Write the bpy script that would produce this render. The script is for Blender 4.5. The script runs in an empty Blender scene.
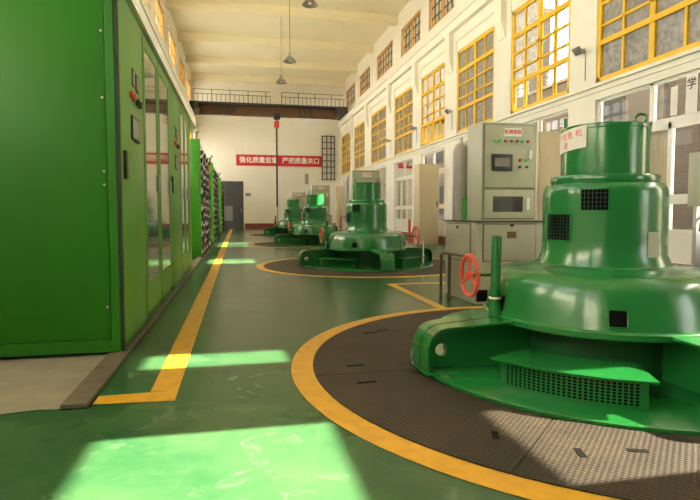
import bpy, bmesh, math, random
from mathutils import Vector, Matrix
random.seed(7)
R = math.radians
SC = bpy.context.scene
COL = SC.collection

# ------------------------------------------------------------------ camera, world, sun, exposure
cd = bpy.data.cameras.new('camera')
cam = bpy.data.objects.new('camera', cd); COL.objects.link(cam)
cd.sensor_fit = 'HORIZONTAL'; cd.sensor_width = 36.0
cd.lens = 36.0 * 536.0 / 700.0
cd.shift_y = (242.5 - 250.0) / 700.0
cd.clip_start = 0.05; cd.clip_end = 300
cam.location = (0, 0, 1.1)
cam.rotation_euler = (R(90 - 3.2), 0, R(-11.76))
SC.camera = cam

world = bpy.data.worlds.new('sky'); SC.world = world
world.use_nodes = True
wn = world.node_tree; bg = wn.nodes['Background']
sky = wn.nodes.new('ShaderNodeTexSky'); sky.sky_type = 'NISHITA'; sky.sun_disc = False
sky.sun_elevation = R(30); sky.sun_rotation = R(90); sky.air_density = 1.0; sky.dust_density = 4.0
mxw = wn.nodes.new('ShaderNodeMix'); mxw.data_type = 'RGBA'
mxw.inputs[0].default_value = 0.9
wn.links.new(sky.outputs[0], mxw.inputs[6]); mxw.inputs[7].default_value = (1.0, 0.955, 0.88, 1)
wn.links.new(mxw.outputs[2], bg.inputs[0])
bg.inputs[1].default_value = 6.6

sd = bpy.data.lights.new('sun', 'SUN'); sd.energy = 85.0; sd.angle = R(0.35); sd.color = (1.0, 0.93, 0.78)
sun = bpy.data.objects.new('sun', sd); COL.objects.link(sun)
sun.rotation_euler = Vector((-1, 0, -0.563)).to_track_quat('-Z', 'Y').to_euler()
sun.location = (20, 5, 20)

def portal(loc, direction, sx, sy):
    l = bpy.data.lights.new('window_portal', 'AREA'); l.shape = 'RECTANGLE'; l.size = sx; l.size_y = sy
    l.cycles.is_portal = True
    o = bpy.data.objects.new('window_portal', l); COL.objects.link(o); o.location = loc
    o.rotation_euler = Vector(direction).to_track_quat('-Z', 'Z').to_euler()
portal((7.5, 16, 5.0), (-1, 0, 0), 42.0, 2.6)
portal((7.5, 16, 1.8), (-1, 0, 0), 42.0, 3.0)
portal((7.6, 16, 8.7), (-1, 0, 0), 42.0, 1.4)
portal((-3.3, 16, 8.7), (1, 0, 0), 42.0, 1.4)
portal((-3.3, 16, 5.0), (1, 0, 0), 42.0, 2.6)

vs = SC.view_settings
vs.view_transform = 'Standard'; vs.look = 'None'; vs.gamma = 1.0; vs.use_curve_mapping = False
vs.exposure = 0.0
SC.cycles.max_bounces = 10; SC.cycles.diffuse_bounces = 6; SC.cycles.transparent_max_bounces = 16
SC.cycles.sample_clamp_indirect = 8.0
SC.cycles.use_denoising = True

# ------------------------------------------------------------------ materials
def mat(name, col, rough=0.5, metal=0.0, noise=0.0, nscale=4.0, bump=0.0, bscale=60.0, coat=0.0, col2=None, spec=None, emit=None):
    m = bpy.data.materials.new(name); m.use_nodes = True
    nt = m.node_tree; b = nt.nodes['Principled BSDF']
    b.inputs['Base Color'].default_value = (*col, 1)
    b.inputs['Roughness'].default_value = rough; b.inputs['Metallic'].default_value = metal
    b.inputs['Coat Weight'].default_value = coat; b.inputs['Coat Roughness'].default_value = 0.08
    if spec is not None: b.inputs['Specular IOR Level'].default_value = spec
    tc = nt.nodes.new('ShaderNodeTexCoord')
    if noise > 0 or col2:
        n = nt.nodes.new('ShaderNodeTexNoise'); n.inputs['Scale'].default_value = nscale; n.inputs['Detail'].default_value = 6
        n.inputs['Roughness'].default_value = 0.6
        nt.links.new(tc.outputs['Object'], n.inputs['Vector'])
        r = nt.nodes.new('ShaderNodeValToRGB'); r.color_ramp.elements[0].position = 0.3; r.color_ramp.elements[1].position = 0.7
        c2 = col2 if col2 else tuple(min(1, c * (1 + noise)) for c in col)
        c1 = col if col2 else tuple(c * (1 - noise) for c in col)
        r.color_ramp.elements[0].color = (*c1, 1); r.color_ramp.elements[1].color = (*c2, 1)
        nt.links.new(n.outputs['Fac'], r.inputs['Fac']); nt.links.new(r.outputs['Color'], b.inputs['Base Color'])
    if bump > 0:
        n2 = nt.nodes.new('ShaderNodeTexNoise'); n2.inputs['Scale'].default_value = bscale; n2.inputs['Detail'].default_value = 4
        nt.links.new(tc.outputs['Object'], n2.inputs['Vector'])
        bp = nt.nodes.new('ShaderNodeBump'); bp.inputs['Strength'].default_value = bump; bp.inputs['Distance'].default_value = 0.02
        nt.links.new(n2.outputs['Fac'], bp.inputs['Height']); nt.links.new(bp.outputs['Normal'], b.inputs['Normal'])
    if emit:
        b.inputs['Emission Color'].default_value = (*emit[0], 1); b.inputs['Emission Strength'].default_value = emit[1]
    return m

M = {}
M['wall'] = mat('cream_plaster', (0.83, 0.785, 0.66), 0.8, noise=0.04, nscale=1.2, bump=0.08, bscale=30)
M['ceiling'] = mat('ceiling_paint', (0.87, 0.80, 0.58), 0.85, noise=0.03, nscale=0.8)
M['gen'] = mat('machine_green', (0.011, 0.135, 0.028), 0.22, noise=0.06, nscale=3, coat=0.25, bump=0.05, bscale=9)
M['gen_dark'] = mat('pit_green', (0.006, 0.08, 0.018), 0.45)
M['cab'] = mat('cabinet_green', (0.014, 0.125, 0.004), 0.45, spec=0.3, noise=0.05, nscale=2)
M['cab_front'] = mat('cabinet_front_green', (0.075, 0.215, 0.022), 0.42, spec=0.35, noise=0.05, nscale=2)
M['black'] = mat('black_plastic', (0.004, 0.004, 0.004), 0.5)
M['dark'] = mat('dark_void', (0.0015, 0.0018, 0.0015), 0.9, spec=0.1)
M['steel'] = mat('brushed_steel', (0.45, 0.44, 0.42), 0.35, metal=0.8)
M['grey'] = mat('gas_cylinder_grey', (0.34, 0.31, 0.26), 0.4, noise=0.05)
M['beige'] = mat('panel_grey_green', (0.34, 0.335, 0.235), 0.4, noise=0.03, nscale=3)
M['console'] = mat('console_grey', (0.28, 0.265, 0.19), 0.4, noise=0.04, nscale=3)
M['tan'] = mat('tan_sheet', (0.55, 0.45, 0.29), 0.5, noise=0.03)
M['yellow'] = mat('window_yellow', (0.76, 0.44, 0.002), 0.35, noise=0.10, nscale=5)
M['orange'] = mat('window_orange', (0.42, 0.19, 0.02), 0.4, noise=0.12, nscale=5)
M['white'] = mat('white_frame', (0.78, 0.74, 0.64), 0.4)
M['red'] = mat('red_paint', (0.55, 0.028, 0.012), 0.4)
M['wheel'] = mat('wheel_red', (0.62, 0.075, 0.04), 0.35)
M['banner'] = mat('banner_red', (0.50, 0.008, 0.02), 0.6)
M['skirt'] = mat('skirting_red', (0.16, 0.035, 0.02), 0.5)
M['crane'] = mat('crane_orange', (0.10, 0.045, 0.012), 0.6, noise=0.2, nscale=3)
M['rail'] = mat('dark_steel', (0.035, 0.03, 0.025), 0.6)
M['brown'] = mat('brown_pipe', (0.06, 0.033, 0.022), 0.4)
M['concrete'] = mat('bare_concrete', (0.20, 0.18, 0.13), 0.85, noise=0.15, nscale=5, bump=0.15, bscale=40)
M['kerb'] = mat('trench_cover', (0.085, 0.068, 0.043), 0.8, noise=0.3, nscale=12)
M['paper'] = mat('white_paper', (0.80, 0.76, 0.66), 0.8)
M['ink'] = mat('red_ink', (0.6, 0.05, 0.05), 0.8)
M['blackink'] = mat('black_ink', (0.02, 0.02, 0.02), 0.8)
M['door'] = mat('door_slate', (0.045, 0.05, 0.06), 0.5)
M['pale_grey'] = mat('pale_grey_sheet', (0.22, 0.22, 0.20), 0.5)
M['curtain'] = mat('curtain_beige', (0.55, 0.46, 0.30), 0.9)
M['led_green'] = mat('lamp_green', (0.02, 0.45, 0.12), 0.2)
M['led_red'] = mat('lamp_red', (0.45, 0.02, 0.015), 0.2)
M['led_dark'] = mat('lamp_amber', (0.16, 0.10, 0.04), 0.2)
M['screen'] = mat('screen_glass', (0.16, 0.14, 0.11), 0.12)
M['brass'] = mat('brown_plate', (0.09, 0.05, 0.018), 0.4)
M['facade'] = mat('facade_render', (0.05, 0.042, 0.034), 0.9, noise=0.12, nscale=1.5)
M['dim_back_wall'] = mat('dark_painted_wall', (0.10, 0.11, 0.09), 0.8)
M['lampshade'] = mat('enamel_shade', (0.20, 0.18, 0.13), 0.5, noise=0.3, nscale=14)
M['rack'] = mat('rack_green', (0.035, 0.22, 0.008), 0.4, noise=0.04)  # stronger light on the rack ends is put into this brighter green
M['viewglass'] = mat('dark_view_glass', (0.03, 0.028, 0.022), 0.1)
M['yard'] = mat('yard_concrete', (0.78, 0.74, 0.65), 0.9, noise=0.1, nscale=0.7)
M['far_frame'] = mat('far_frame', (0.05, 0.046, 0.038), 0.8, spec=0.1)
M['winglass_far'] = mat('far_window', (0.02, 0.022, 0.025), 0.7, spec=0.1)
M['trim_dark'] = mat('rubber_gap', (0.008, 0.012, 0.006), 0.6)

# painted floor: green epoxy with pale scuffs
def floor_material():
    m = bpy.data.materials.new('green_epoxy_floor'); m.use_nodes = True; nt = m.node_tree; b = nt.nodes['Principled BSDF']
    tc = nt.nodes.new('ShaderNodeTexCoord')
    n = nt.nodes.new('ShaderNodeTexNoise'); n.inputs['Scale'].default_value = 1.3; n.inputs['Detail'].default_value = 8; n.inputs['Roughness'].default_value = 0.65
    nt.links.new(tc.outputs['Object'], n.inputs['Vector'])
    r = nt.nodes.new('ShaderNodeValToRGB')
    r.color_ramp.elements[0].position = 0.35; r.color_ramp.elements[0].color = (0.015, 0.066, 0.023, 1)
    r.color_ramp.elements[1].position = 0.72; r.color_ramp.elements[1].color = (0.050, 0.102, 0.037, 1)
    nt.links.new(n.outputs['Fac'], r.inputs['Fac'])
    n2 = nt.nodes.new('ShaderNodeTexNoise'); n2.inputs['Scale'].default_value = 3.2; n2.inputs['Detail'].default_value = 10; n2.inputs['Roughness'].default_value = 0.72; n2.inputs['Distortion'].default_value = 1.2
    nt.links.new(tc.outputs['Object'], n2.inputs['Vector'])
    r2 = nt.nodes.new('ShaderNodeValToRGB'); r2.color_ramp.elements[0].position = 0.55; r2.color_ramp.elements[0].color = (0, 0, 0, 1)
    r2.color_ramp.elements[1].position = 0.80; r2.color_ramp.elements[1].color = (0.9, 0.9, 0.9, 1)
    nt.links.new(n2.outputs['Fac'], r2.inputs['Fac'])
    mx = nt.nodes.new('ShaderNodeMix'); mx.data_type = 'RGBA'
    nt.links.new(r2.outputs['Color'], mx.inputs[0]); nt.links.new(r.outputs['Color'], mx.inputs[6]); mx.inputs[7].default_value = (0.13, 0.19, 0.11, 1)
    nt.links.new(mx.outputs[2], b.inputs['Base Color'])
    mr = nt.nodes.new('ShaderNodeMapRange'); mr.inputs[3].default_value = 0.16; mr.inputs[4].default_value = 0.32; b.inputs['Specular IOR Level'].default_value = 0.24
    nt.links.new(n.outputs['Fac'], mr.inputs[0]); nt.links.new(mr.outputs[0], b.inputs['Roughness'])
    bp = nt.nodes.new('ShaderNodeBump'); bp.inputs['Strength'].default_value = 0.06; bp.inputs['Distance'].default_value = 0.02
    nt.links.new(n2.outputs['Fac'], bp.inputs['Height']); nt.links.new(bp.outputs['Normal'], b.inputs['Normal'])
    return m
M['floor'] = floor_material()

def line_material():
    m = mat('yellow_floor_paint', (0.52, 0.27, 0.012), 0.4, noise=0.18, nscale=9, bump=0.05)
    return m
M['vent_bar'] = mat('vent_bar_green', (0.004, 0.035, 0.010), 0.6)
M['line'] = line_material()

# chequer plate: raised lozenges by bump
def plate_material():
    m = bpy.data.materials.new('chequer_plate'); m.use_nodes = True; nt = m.node_tree; b = nt.nodes['Principled BSDF']
    tc = nt.nodes.new('ShaderNodeTexCoord')
    n = nt.nodes.new('ShaderNodeTexNoise'); n.inputs['Scale'].default_value = 2.4; n.inputs['Detail'].default_value = 9; n.inputs['Roughness'].default_value = 0.7
    nt.links.new(tc.outputs['Object'], n.inputs['Vector'])
    hs = []
    for a in (45, -45):
        mp = nt.nodes.new('ShaderNodeMapping'); mp.inputs['Rotation'].default_value = (0, 0, R(a))
        nt.links.new(tc.outputs['Object'], mp.inputs['Vector'])
        w = nt.nodes.new('ShaderNodeTexWave'); w.inputs['Scale'].default_value = 13.0; w.bands_direction = 'X'
        w.inputs['Distortion'].default_value = 0.0
        nt.links.new(mp.outputs[0], w.inputs['Vector']); hs.append(w)
    mm = nt.nodes.new('ShaderNodeMath'); mm.operation = 'MULTIPLY'
    nt.links.new(hs[0].outputs['Fac'], mm.inputs[0]); nt.links.new(hs[1].outputs['Fac'], mm.inputs[1])
    r = nt.nodes.new('ShaderNodeValToRGB')
    r.color_ramp.elements[0].position = 0.3; r.color_ramp.elements[0].color = (0.013, 0.010, 0.007, 1)
    r.color_ramp.elements[1].position = 0.75; r.color_ramp.elements[1].color = (0.050, 0.036, 0.022, 1)
    nt.links.new(n.outputs['Fac'], r.inputs['Fac'])
    mx = nt.nodes.new('ShaderNodeMix'); mx.data_type = 'RGBA'
    mr = nt.nodes.new('ShaderNodeMapRange'); mr.inputs[1].default_value = 0.3; mr.inputs[2].default_value = 0.8; mr.inputs[4].default_value = 0.28
    nt.links.new(mm.outputs[0], mr.inputs[0]); nt.links.new(mr.outputs[0], mx.inputs[0])
    nt.links.new(r.outputs['Color'], mx.inputs[6]); mx.inputs[7].default_value = (0.066, 0.050, 0.031, 1)
    nt.links.new(mx.outputs[2], b.inputs['Base Color'])
    b.inputs['Roughness'].default_value = 0.62; b.inputs['Specular IOR Level'].default_value = 0.25
    bp = nt.nodes.new('ShaderNodeBump'); bp.inputs['Strength'].default_value = 0.3; bp.inputs['Distance'].default_value = 0.01
    nt.links.new(mm.outputs[0], bp.inputs['Height']); nt.links.new(bp.outputs['Normal'], b.inputs['Normal'])
    return m
M['plate'] = plate_material()

def glass_material(name, tint, gloss, dirt=0.0):
    m = bpy.data.materials.new(name); m.use_nodes = True; nt = m.node_tree
    for n in list(nt.nodes): nt.nodes.remove(n)
    out = nt.nodes.new('ShaderNodeOutputMaterial')
    tr = nt.nodes.new('ShaderNodeBsdfTransparent'); tr.inputs[0].default_value = (*tint, 1)
    gl = nt.nodes.new('ShaderNodeBsdfGlossy'); gl.inputs['Roughness'].default_value = 0.03
    fr = nt.nodes.new('ShaderNodeFresnel'); fr.inputs[0].default_value = 1.13
    mx = nt.nodes.new('ShaderNodeMixShader')
    nt.links.new(fr.outputs[0], mx.inputs[0]); nt.links.new(tr.outputs[0], mx.inputs[1]); nt.links.new(gl.outputs[0], mx.inputs[2])
    last = mx
    if dirt > 0:
        df = nt.nodes.new('ShaderNodeBsdfTranslucent'); df.inputs[0].default_value = (0.75, 0.70, 0.60, 1)
        d2 = nt.nodes.new('ShaderNodeBsdfDiffuse'); d2.inputs[0].default_value = (0.55, 0.50, 0.42, 1)
        add = nt.nodes.new('ShaderNodeMixShader'); add.inputs[0].default_value = 0.75
        nt.links.new(df.outputs[0], add.inputs[1]); nt.links.new(d2.outputs[0], add.inputs[2])
        tc = nt.nodes.new('ShaderNodeTexCoord'); n = nt.nodes.new('ShaderNodeTexNoise'); n.inputs['Scale'].default_value = 7; n.inputs['Detail'].default_value = 6
        nt.links.new(tc.outputs['Object'], n.inputs['Vector'])
        mr = nt.nodes.new('ShaderNodeMapRange'); mr.inputs[1].default_value = 0.3; mr.inputs[2].default_value = 0.7
        mr.inputs[3].default_value = dirt * 0.4; mr.inputs[4].default_value = dirt * 1.6
        nt.links.new(n.outputs['Fac'], mr.inputs[0])
        m2 = nt.nodes.new('ShaderNodeMixShader'); nt.links.new(mr.outputs[0], m2.inputs[0])
        nt.links.new(mx.outputs[0], m2.inputs[1]); nt.links.new(add.outputs[0], m2.inputs[2]); last = m2
    nt.links.new(last.outputs[0], out.inputs[0])
    return m
M['glass'] = glass_material('window_glass', (0.93, 0.95, 0.95), 0.1, 0.06)
M['glass_dim'] = glass_material('sun_dimming_glass', (0.45, 0.43, 0.38), 0.1, 0.02)  # for an unseen pane, tinted to weaken the sun on the chequer plate
M['glass_clear'] = glass_material('clear_window_glass', (0.95, 0.96, 0.96), 0.1, 0.012)
def frosted():
    m = bpy.data.materials.new('frosted_grey_glass'); m.use_nodes = True; nt = m.node_tree
    for n in list(nt.nodes): nt.nodes.remove(n)
    out = nt.nodes.new('ShaderNodeOutputMaterial'); d = nt.nodes.new('ShaderNodeBsdfDiffuse'); t = nt.nodes.new('ShaderNodeBsdfTranslucent')
    g = nt.nodes.new('ShaderNodeBsdfGlossy'); g.inputs['Roughness'].default_value = 0.2
    tc = nt.nodes.new('ShaderNodeTexCoord'); n = nt.nodes.new('ShaderNodeTexNoise'); n.inputs['Scale'].default_value = 9; n.inputs['Detail'].default_value = 8; n.inputs['Roughness'].default_value = 0.75
    nt.links.new(tc.outputs['Object'], n.inputs['Vector'])
    r = nt.nodes.new('ShaderNodeValToRGB'); r.color_ramp.elements[0].position = 0.35; r.color_ramp.elements[0].color = (0.14, 0.13, 0.115, 1)
    r.color_ramp.elements[1].position = 0.68; r.color_ramp.elements[1].color = (0.36, 0.34, 0.30, 1)
    nt.links.new(n.outputs['Fac'], r.inputs['Fac']); nt.links.new(r.outputs[0], d.inputs[0]); nt.links.new(r.outputs[0], t.inputs[0])
    m1 = nt.nodes.new('ShaderNodeMixShader'); m1.inputs[0].default_value = 0.08; nt.links.new(d.outputs[0], m1.inputs[1]); nt.links.new(t.outputs[0], m1.inputs[2])
    m2 = nt.nodes.new('ShaderNodeMixShader'); m2.inputs[0].default_value = 0.05; nt.links.new(m1.outputs[0], m2.inputs[1]); nt.links.new(g.outputs[0], m2.inputs[2])
    nt.links.new(m2.outputs[0], out.inputs[0]); return m
M['frost'] = frosted()
M['cabglass'] = mat('tinted_cabinet_glass', (0.42, 0.45, 0.36), 0.06, metal=0.85)

def brick_material():
    m = bpy.data.materials.new('old_brick'); m.use_nodes = True; nt = m.node_tree; b = nt.nodes['Principled BSDF']
    tc = nt.nodes.new('ShaderNodeTexCoord'); mp = nt.nodes.new('ShaderNodeMapping'); mp.inputs['Rotation'].default_value = (R(90), 0, R(90))
    sx = nt.nodes.new('ShaderNodeSeparateXYZ'); cx = nt.nodes.new('ShaderNodeCombineXYZ')
    nt.links.new(tc.outputs['Object'], sx.inputs[0]); nt.links.new(sx.outputs[1], cx.inputs[0]); nt.links.new(sx.outputs[2], cx.inputs[1])
    br = nt.nodes.new('ShaderNodeTexBrick'); br.inputs['Scale'].default_value = 1.0
    br.inputs['Brick Width'].default_value = 0.26; br.inputs['Row Height'].default_value = 0.09; br.inputs['Mortar Size'].default_value = 0.012
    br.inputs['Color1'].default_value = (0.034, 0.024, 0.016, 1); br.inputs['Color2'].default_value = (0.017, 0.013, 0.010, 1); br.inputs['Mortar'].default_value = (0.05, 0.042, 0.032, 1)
    nt.links.new(cx.outputs[0], br.inputs['Vector']); nt.links.new(br.outputs['Color'], b.inputs['Base Color'])
    b.inputs['Roughness'].default_value = 0.9
    return m
M['brick'] = brick_material()

# ------------------------------------------------------------------ mesh builder
class MB:
    def __init__(s): s.bm = bmesh.new(); s.mats = []; s.mi = 0
    def m(s, key):
        if key not in s.mats: s.mats.append(key)
        s.mi = s.mats.index(key); return s
    def _mark(s, faces):
        for f in faces: f.material_index = s.mi
    def face(s, pts):
        f = s.bm.faces.new([s.bm.verts.new(p) for p in pts]); f.material_index = s.mi; return s
    def box(s, x0, x1, y0, y1, z0, z1, bev=0.0):
        x0, x1 = min(x0, x1), max(x0, x1); y0, y1 = min(y0, y1), max(y0, y1); z0, z1 = min(z0, z1), max(z0, z1)
        r = bmesh.ops.create_cube(s.bm, size=1.0)
        vs_ = r['verts']
        for v in vs_:
            v.co = Vector((x0 + (v.co.x + 0.5) * (x1 - x0), y0 + (v.co.y + 0.5) * (y1 - y0), z0 + (v.co.z + 0.5) * (z1 - z0)))
        fs = set(f for v in vs_ for f in v.link_faces); s._mark(fs)
        if bev > 0:
            es = list(set(e for v in vs_ for e in v.link_edges))
            rr = bmesh.ops.bevel(s.bm, geom=es, offset=bev, segments=2, profile=0.6, affect='EDGES')
            s._mark(rr['faces'])
        return s
    def cyl(s, p0, p1, r, seg=16, r2=None, caps=True):
        p0, p1 = Vector(p0), Vector(p1); d = (p1 - p0); L = d.length
        if r2 is None: r2 = r
        q = d.to_track_quat('Z', 'Y').to_matrix()
        a, b = [], []
        for i in range(seg):
            t = 2 * math.pi * i / seg; c = Vector((math.cos(t), math.sin(t), 0))
            a.append(s.bm.verts.new(p0 + q @ (c * r))); b.append(s.bm.verts.new(p1 + q @ (c * r2)))
        fs = []
        for i in range(seg):
            j = (i + 1) % seg; fs.append(s.bm.faces.new((a[i], a[j], b[j], b[i])))
        if caps: fs.append(s.bm.faces.new(a[::-1])); fs.append(s.bm.faces.new(b))
        s._mark(fs); return s
    def tube(s, pts, r, seg=10, closed=False):
        pts = [Vector(p) for p in pts]; n = len(pts); rings = []
        for i, p in enumerate(pts):
            if closed: d = pts[(i + 1) % n] - pts[i - 1]
            else: d = pts[min(i + 1, n - 1)] - pts[max(i - 1, 0)]
            d.normalize()
            up = Vector((0, 0, 1)) if abs(d.z) < 0.95 else Vector((0, 1, 0))
            u = d.cross(up).normalized(); v = d.cross(u).normalized()
            rings.append([s.bm.verts.new(p + (u * math.cos(2 * math.pi * k / seg) + v * math.sin(2 * math.pi * k / seg)) * r) for k in range(seg)])
        fs = []
        for i in range(n if closed else n - 1):
            A, B = rings[i], rings[(i + 1) % n]
            for k in range(seg):
                l = (k + 1) % seg; fs.append(s.bm.faces.new((A[k], A[l], B[l], B[k])))
        if not closed: fs.append(s.bm.faces.new(rings[0][::-1])); fs.append(s.bm.faces.new(rings[-1]))
        s._mark(fs); return s
    def lathe(s, prof, seg=64, a0=0.0, a1=360.0, c=(0, 0)):
        full = abs(a1 - a0 - 360) < 1e-6
        n = seg if full else seg + 1; rings = []
        for i in range(n):
            t = R(a0 + (a1 - a0) * i / seg)
            rings.append([s.bm.verts.new((c[0] + r * math.cos(t), c[1] + r * math.sin(t), z)) for r, z in prof])
        fs = []
        for i in range(seg):
            A, B = rings[i], rings[(i + 1) % n]
            for k in range(len(prof) - 1):
                if prof[k][0] < 1e-6 and prof[k + 1][0] < 1e-6: continue
                try: fs.append(s.bm.faces.new((A[k], B[k], B[k + 1], A[k + 1])))
                except ValueError: pass
        if not full:
            for ring in (rings[0], rings[-1]):
                if len(prof) > 2 and prof[0] == prof[-1]:
                    fs.append(s.bm.faces.new(ring[:-1]))
        s._mark(fs); bmesh.ops.remove_doubles(s.bm, verts=[v for r_ in rings for v in r_ if v.is_valid], dist=1e-5)
        return s
    def prism(s, poly, y0, y1, holes=()):
        """outline in the XZ plane (with holes) given thickness along Y"""
        b2 = bmesh.new(); es = []
        for loop in (poly, *holes):
            vv = [b2.verts.new((x, y0, z)) for x, z in loop]
            es += [b2.edges.new((vv[i], vv[(i + 1) % len(vv)])) for i in range(len(vv))]
        bmesh.ops.triangle_fill(b2, use_beauty=True, edges=es)
        ext = bmesh.ops.extrude_face_region(b2, geom=list(b2.faces))
        for v in ext['geom']:
            if isinstance(v, bmesh.types.BMVert): v.co.y = y1
        bmesh.ops.recalc_face_normals(b2, faces=list(b2.faces))
        mp = {v: s.bm.verts.new(v.co) for v in b2.verts}
        for f in b2.faces:
            try: s.bm.faces.new([mp[v] for v in f.verts]).material_index = s.mi
            except ValueError: pass
        b2.free(); return s
    def sphere(s, c, r, seg=16):
        q = bmesh.ops.create_uvsphere(s.bm, u_segments=seg, v_segments=seg // 2, radius=r)
        for v in q['verts']: v.co += Vector(c)
        s._mark(set(f for v in q['verts'] for f in v.link_faces)); return s
    def mesh(s, me, mtx):
        b2 = bmesh.new(); b2.from_mesh(me); mp = {v: s.bm.verts.new(mtx @ v.co) for v in b2.verts}
        for f in b2.faces:
            try: s.bm.faces.new([mp[v] for v in f.verts]).material_index = s.mi
            except ValueError: pass
        b2.free(); return s
    def rotz(s, ang, c=(0, 0, 0)):
        bmesh.ops.rotate(s.bm, verts=s.bm.verts, cent=c, matrix=Matrix.Rotation(R(ang), 3, 'Z')); return s
    def move(s, v):
        bmesh.ops.translate(s.bm, verts=s.bm.verts, vec=v); return s
    def build(s, name, parent=None, smooth=True, kind=None, label=None, recalc=True):
        if recalc: bmesh.ops.recalc_face_normals(s.bm, faces=list(s.bm.faces))
        me = bpy.data.meshes.new(name); s.bm.to_mesh(me); s.bm.free()
        for k in s.mats: me.materials.append(M[k])
        if smooth:
            me.polygons.foreach_set('use_smooth', [True] * len(me.polygons)); me.set_sharp_from_angle(angle=R(35))
        o = bpy.data.objects.new(name, me); COL.objects.link(o)
        if parent: o.parent = parent
        if kind: o['kind'] = kind
        if label: o['label'] = label
        return o

def thing(name, label, cat, loc=(0, 0, 0), group=None):
    o = bpy.data.objects.new(name, None); o.empty_display_size = 0.2; COL.objects.link(o)
    o.location = loc; return tag(o, label, cat, group)
def tag(o, label, cat, group=None):
    o['label'] = label; o['category'] = cat
    if group: o['group'] = group
    return o
def copy_tree(o, parent=None):
    c = o.copy(); COL.objects.link(c)
    if parent: c.parent = parent; c.matrix_parent_inverse = o.matrix_parent_inverse.copy()
    for ch in KIDS(o): copy_tree(ch, c)
    return c
def KIDS(o): return [x for x in bpy.data.objects if x.parent == o]
_tc = {}
def text_mesh(body, size=1.0):
    key = (body, size)
    if key in _tc: return _tc[key]
    c = bpy.data.curves.new('writing', 'FONT'); c.body = body; c.size = size; c.align_x = 'CENTER'; c.align_y = 'CENTER'; c.extrude = 0.0
    t = bpy.data.objects.new('writing', c); COL.objects.link(t)
    dg = bpy.context.evaluated_depsgraph_get(); dg.update()
    me = bpy.data.meshes.new_from_object(t.evaluated_get(dg))
    bpy.data.objects.remove(t); bpy.data.curves.remove(c)
    _tc[key] = me; return me
def write(name, body, size, loc, key, parent=None, rot=(90, 0, 0), bold=0.0):
    mtx = Matrix.Translation(loc) @ (Matrix.Rotation(R(rot[2]), 4, 'Z') @ Matrix.Rotation(R(rot[1]), 4, 'Y') @ Matrix.Rotation(R(rot[0]), 4, 'X'))
    b = MB().m(key)
    offs = [(0, 0)] if bold == 0 else [(0, 0), (bold, 0), (-bold, 0), (0, bold), (0, -bold)]
    for i, (dx, dz) in enumerate(offs):
        b.mesh(text_mesh(body, size), mtx @ Matrix.Translation((dx, dz, 0.0002 * i)))
    return b.build(name, parent, smooth=False, recalc=False)

# ------------------------------------------------------------------ setting
XL, XR, XU = -2.9, 7.0, 7.3       # left wall, right wall, right wall above the crane ledge
YB, YE, ZC = -6.0, 37.0, 10.18
BAYS = [(-3.5, -0.95), (0.15, 2.74), (3.5, 6.05), (6.75, 9.62), (10.5, 13.05), (14.0, 16.6), (17.6, 20.1), (21.1, 23.7), (25.1, 28.1), (29.6, 32.4), (33.5, 36.5)]
PIERS = [-4.6, -0.4, 3.12, 6.40, 10.03, 13.52, 17.1, 20.6, 24.4, 28.85, 32.95]

fl = MB().m('floor').box(XL - 0.4, XR + 0.4, YB - 0.4, YE + 0.4, -0.25, 0.0).build('floor', kind='structure', smooth=False)

# walls with openings: solid strips and piers between the windows
def strip_wall(b, x0, x1, y0, y1, z0, z1, holes):
    """holes: list of (ya, yb, za, zb) sharing a z-band structure"""
    zs = sorted(set([z0, z1] + [h[2] for h in holes] + [h[3] for h in holes]))
    for za, zb in zip(zs[:-1], zs[1:]):
        hs = sorted((h[0], h[1]) for h in holes if h[2] <= za + 1e-6 and h[3] >= zb - 1e-6)
        y = y0
        for a, c in hs:
            if a > y: b.box(x0, x1, y, a, za, zb)
            y = max(y, c)
        if y < y1: b.box(x0, x1, y, y1, za, zb)
Z_SK, Z_LT, Z_MB, Z_MT, Z_LG, Z_CB, Z_CT = 0.28, 3.34, 3.66, 6.28, 7.32, 8.10, 9.34
b = MB().m('wall')
strip_wall(b, XR, XR + 0.17, YB, YE, 0, Z_LG, [(a, c, Z_SK, Z_LT) for a, c in BAYS] + [(a, c, Z_MB, Z_MT) for a, c in BAYS])
b.build('wall_right', kind='structure', smooth=False)
b = MB().m('wall')
strip_wall(b, XU, XU + 0.15, YB, YE, Z_LG, ZC, [(a + 0.0, c, Z_CB, Z_CT) for a, c in BAYS])
b.build('wall_right_upper', kind='structure', smooth=False)
b = MB().m('wall')
strip_wall(b, XL - 0.3, XL, YB, YE, 0, ZC, [(a, c, Z_CB, Z_CT) for a, c in BAYS] + [(a, c, Z_MB, Z_MT) for a, c in BAYS])
b.build('wall_left', kind='structure', smooth=False)
# end wall with door opening
b = MB().m('wall')
DX0, DX1, DZ = -1.15, 0.36, 3.2
b.box(XL - 0.3, DX0, YE, YE + 0.3, 0, ZC).box(DX1, XU + 0.3, YE, YE + 0.3, 0, ZC).box(DX0, DX1, YE, YE + 0.3, DZ, ZC)
b.build('wall_end', kind='structure', smooth=False)
# unseen wall behind the camera, its dark tone added to cut bounced light
MB().m('dim_back_wall').box(XL - 0.3, XU + 0.3, YB - 0.3, YB, 0, ZC).build('wall_back', kind='structure', smooth=False)
MB().m('ceiling').box(XL - 0.3, XU + 0.3, YB - 0.3, YE + 0.3, ZC, ZC + 0.3).build('ceiling', kind='structure', smooth=False)
# ceiling beams
for i, y in enumerate(PIERS + [36.85]):
    MB().m('ceiling').box(XL, XU, y - 0.15, y + 0.15, 9.78, ZC, 0.0).build('trim_%d' % (i + 1), kind='structure', smooth=False)
n_trim = len(PIERS) + 2
def trim(b, smooth=False):
    global n_trim
    o = b.build('trim_%d' % n_trim, kind='structure', smooth=smooth); n_trim += 1; return o
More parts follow.
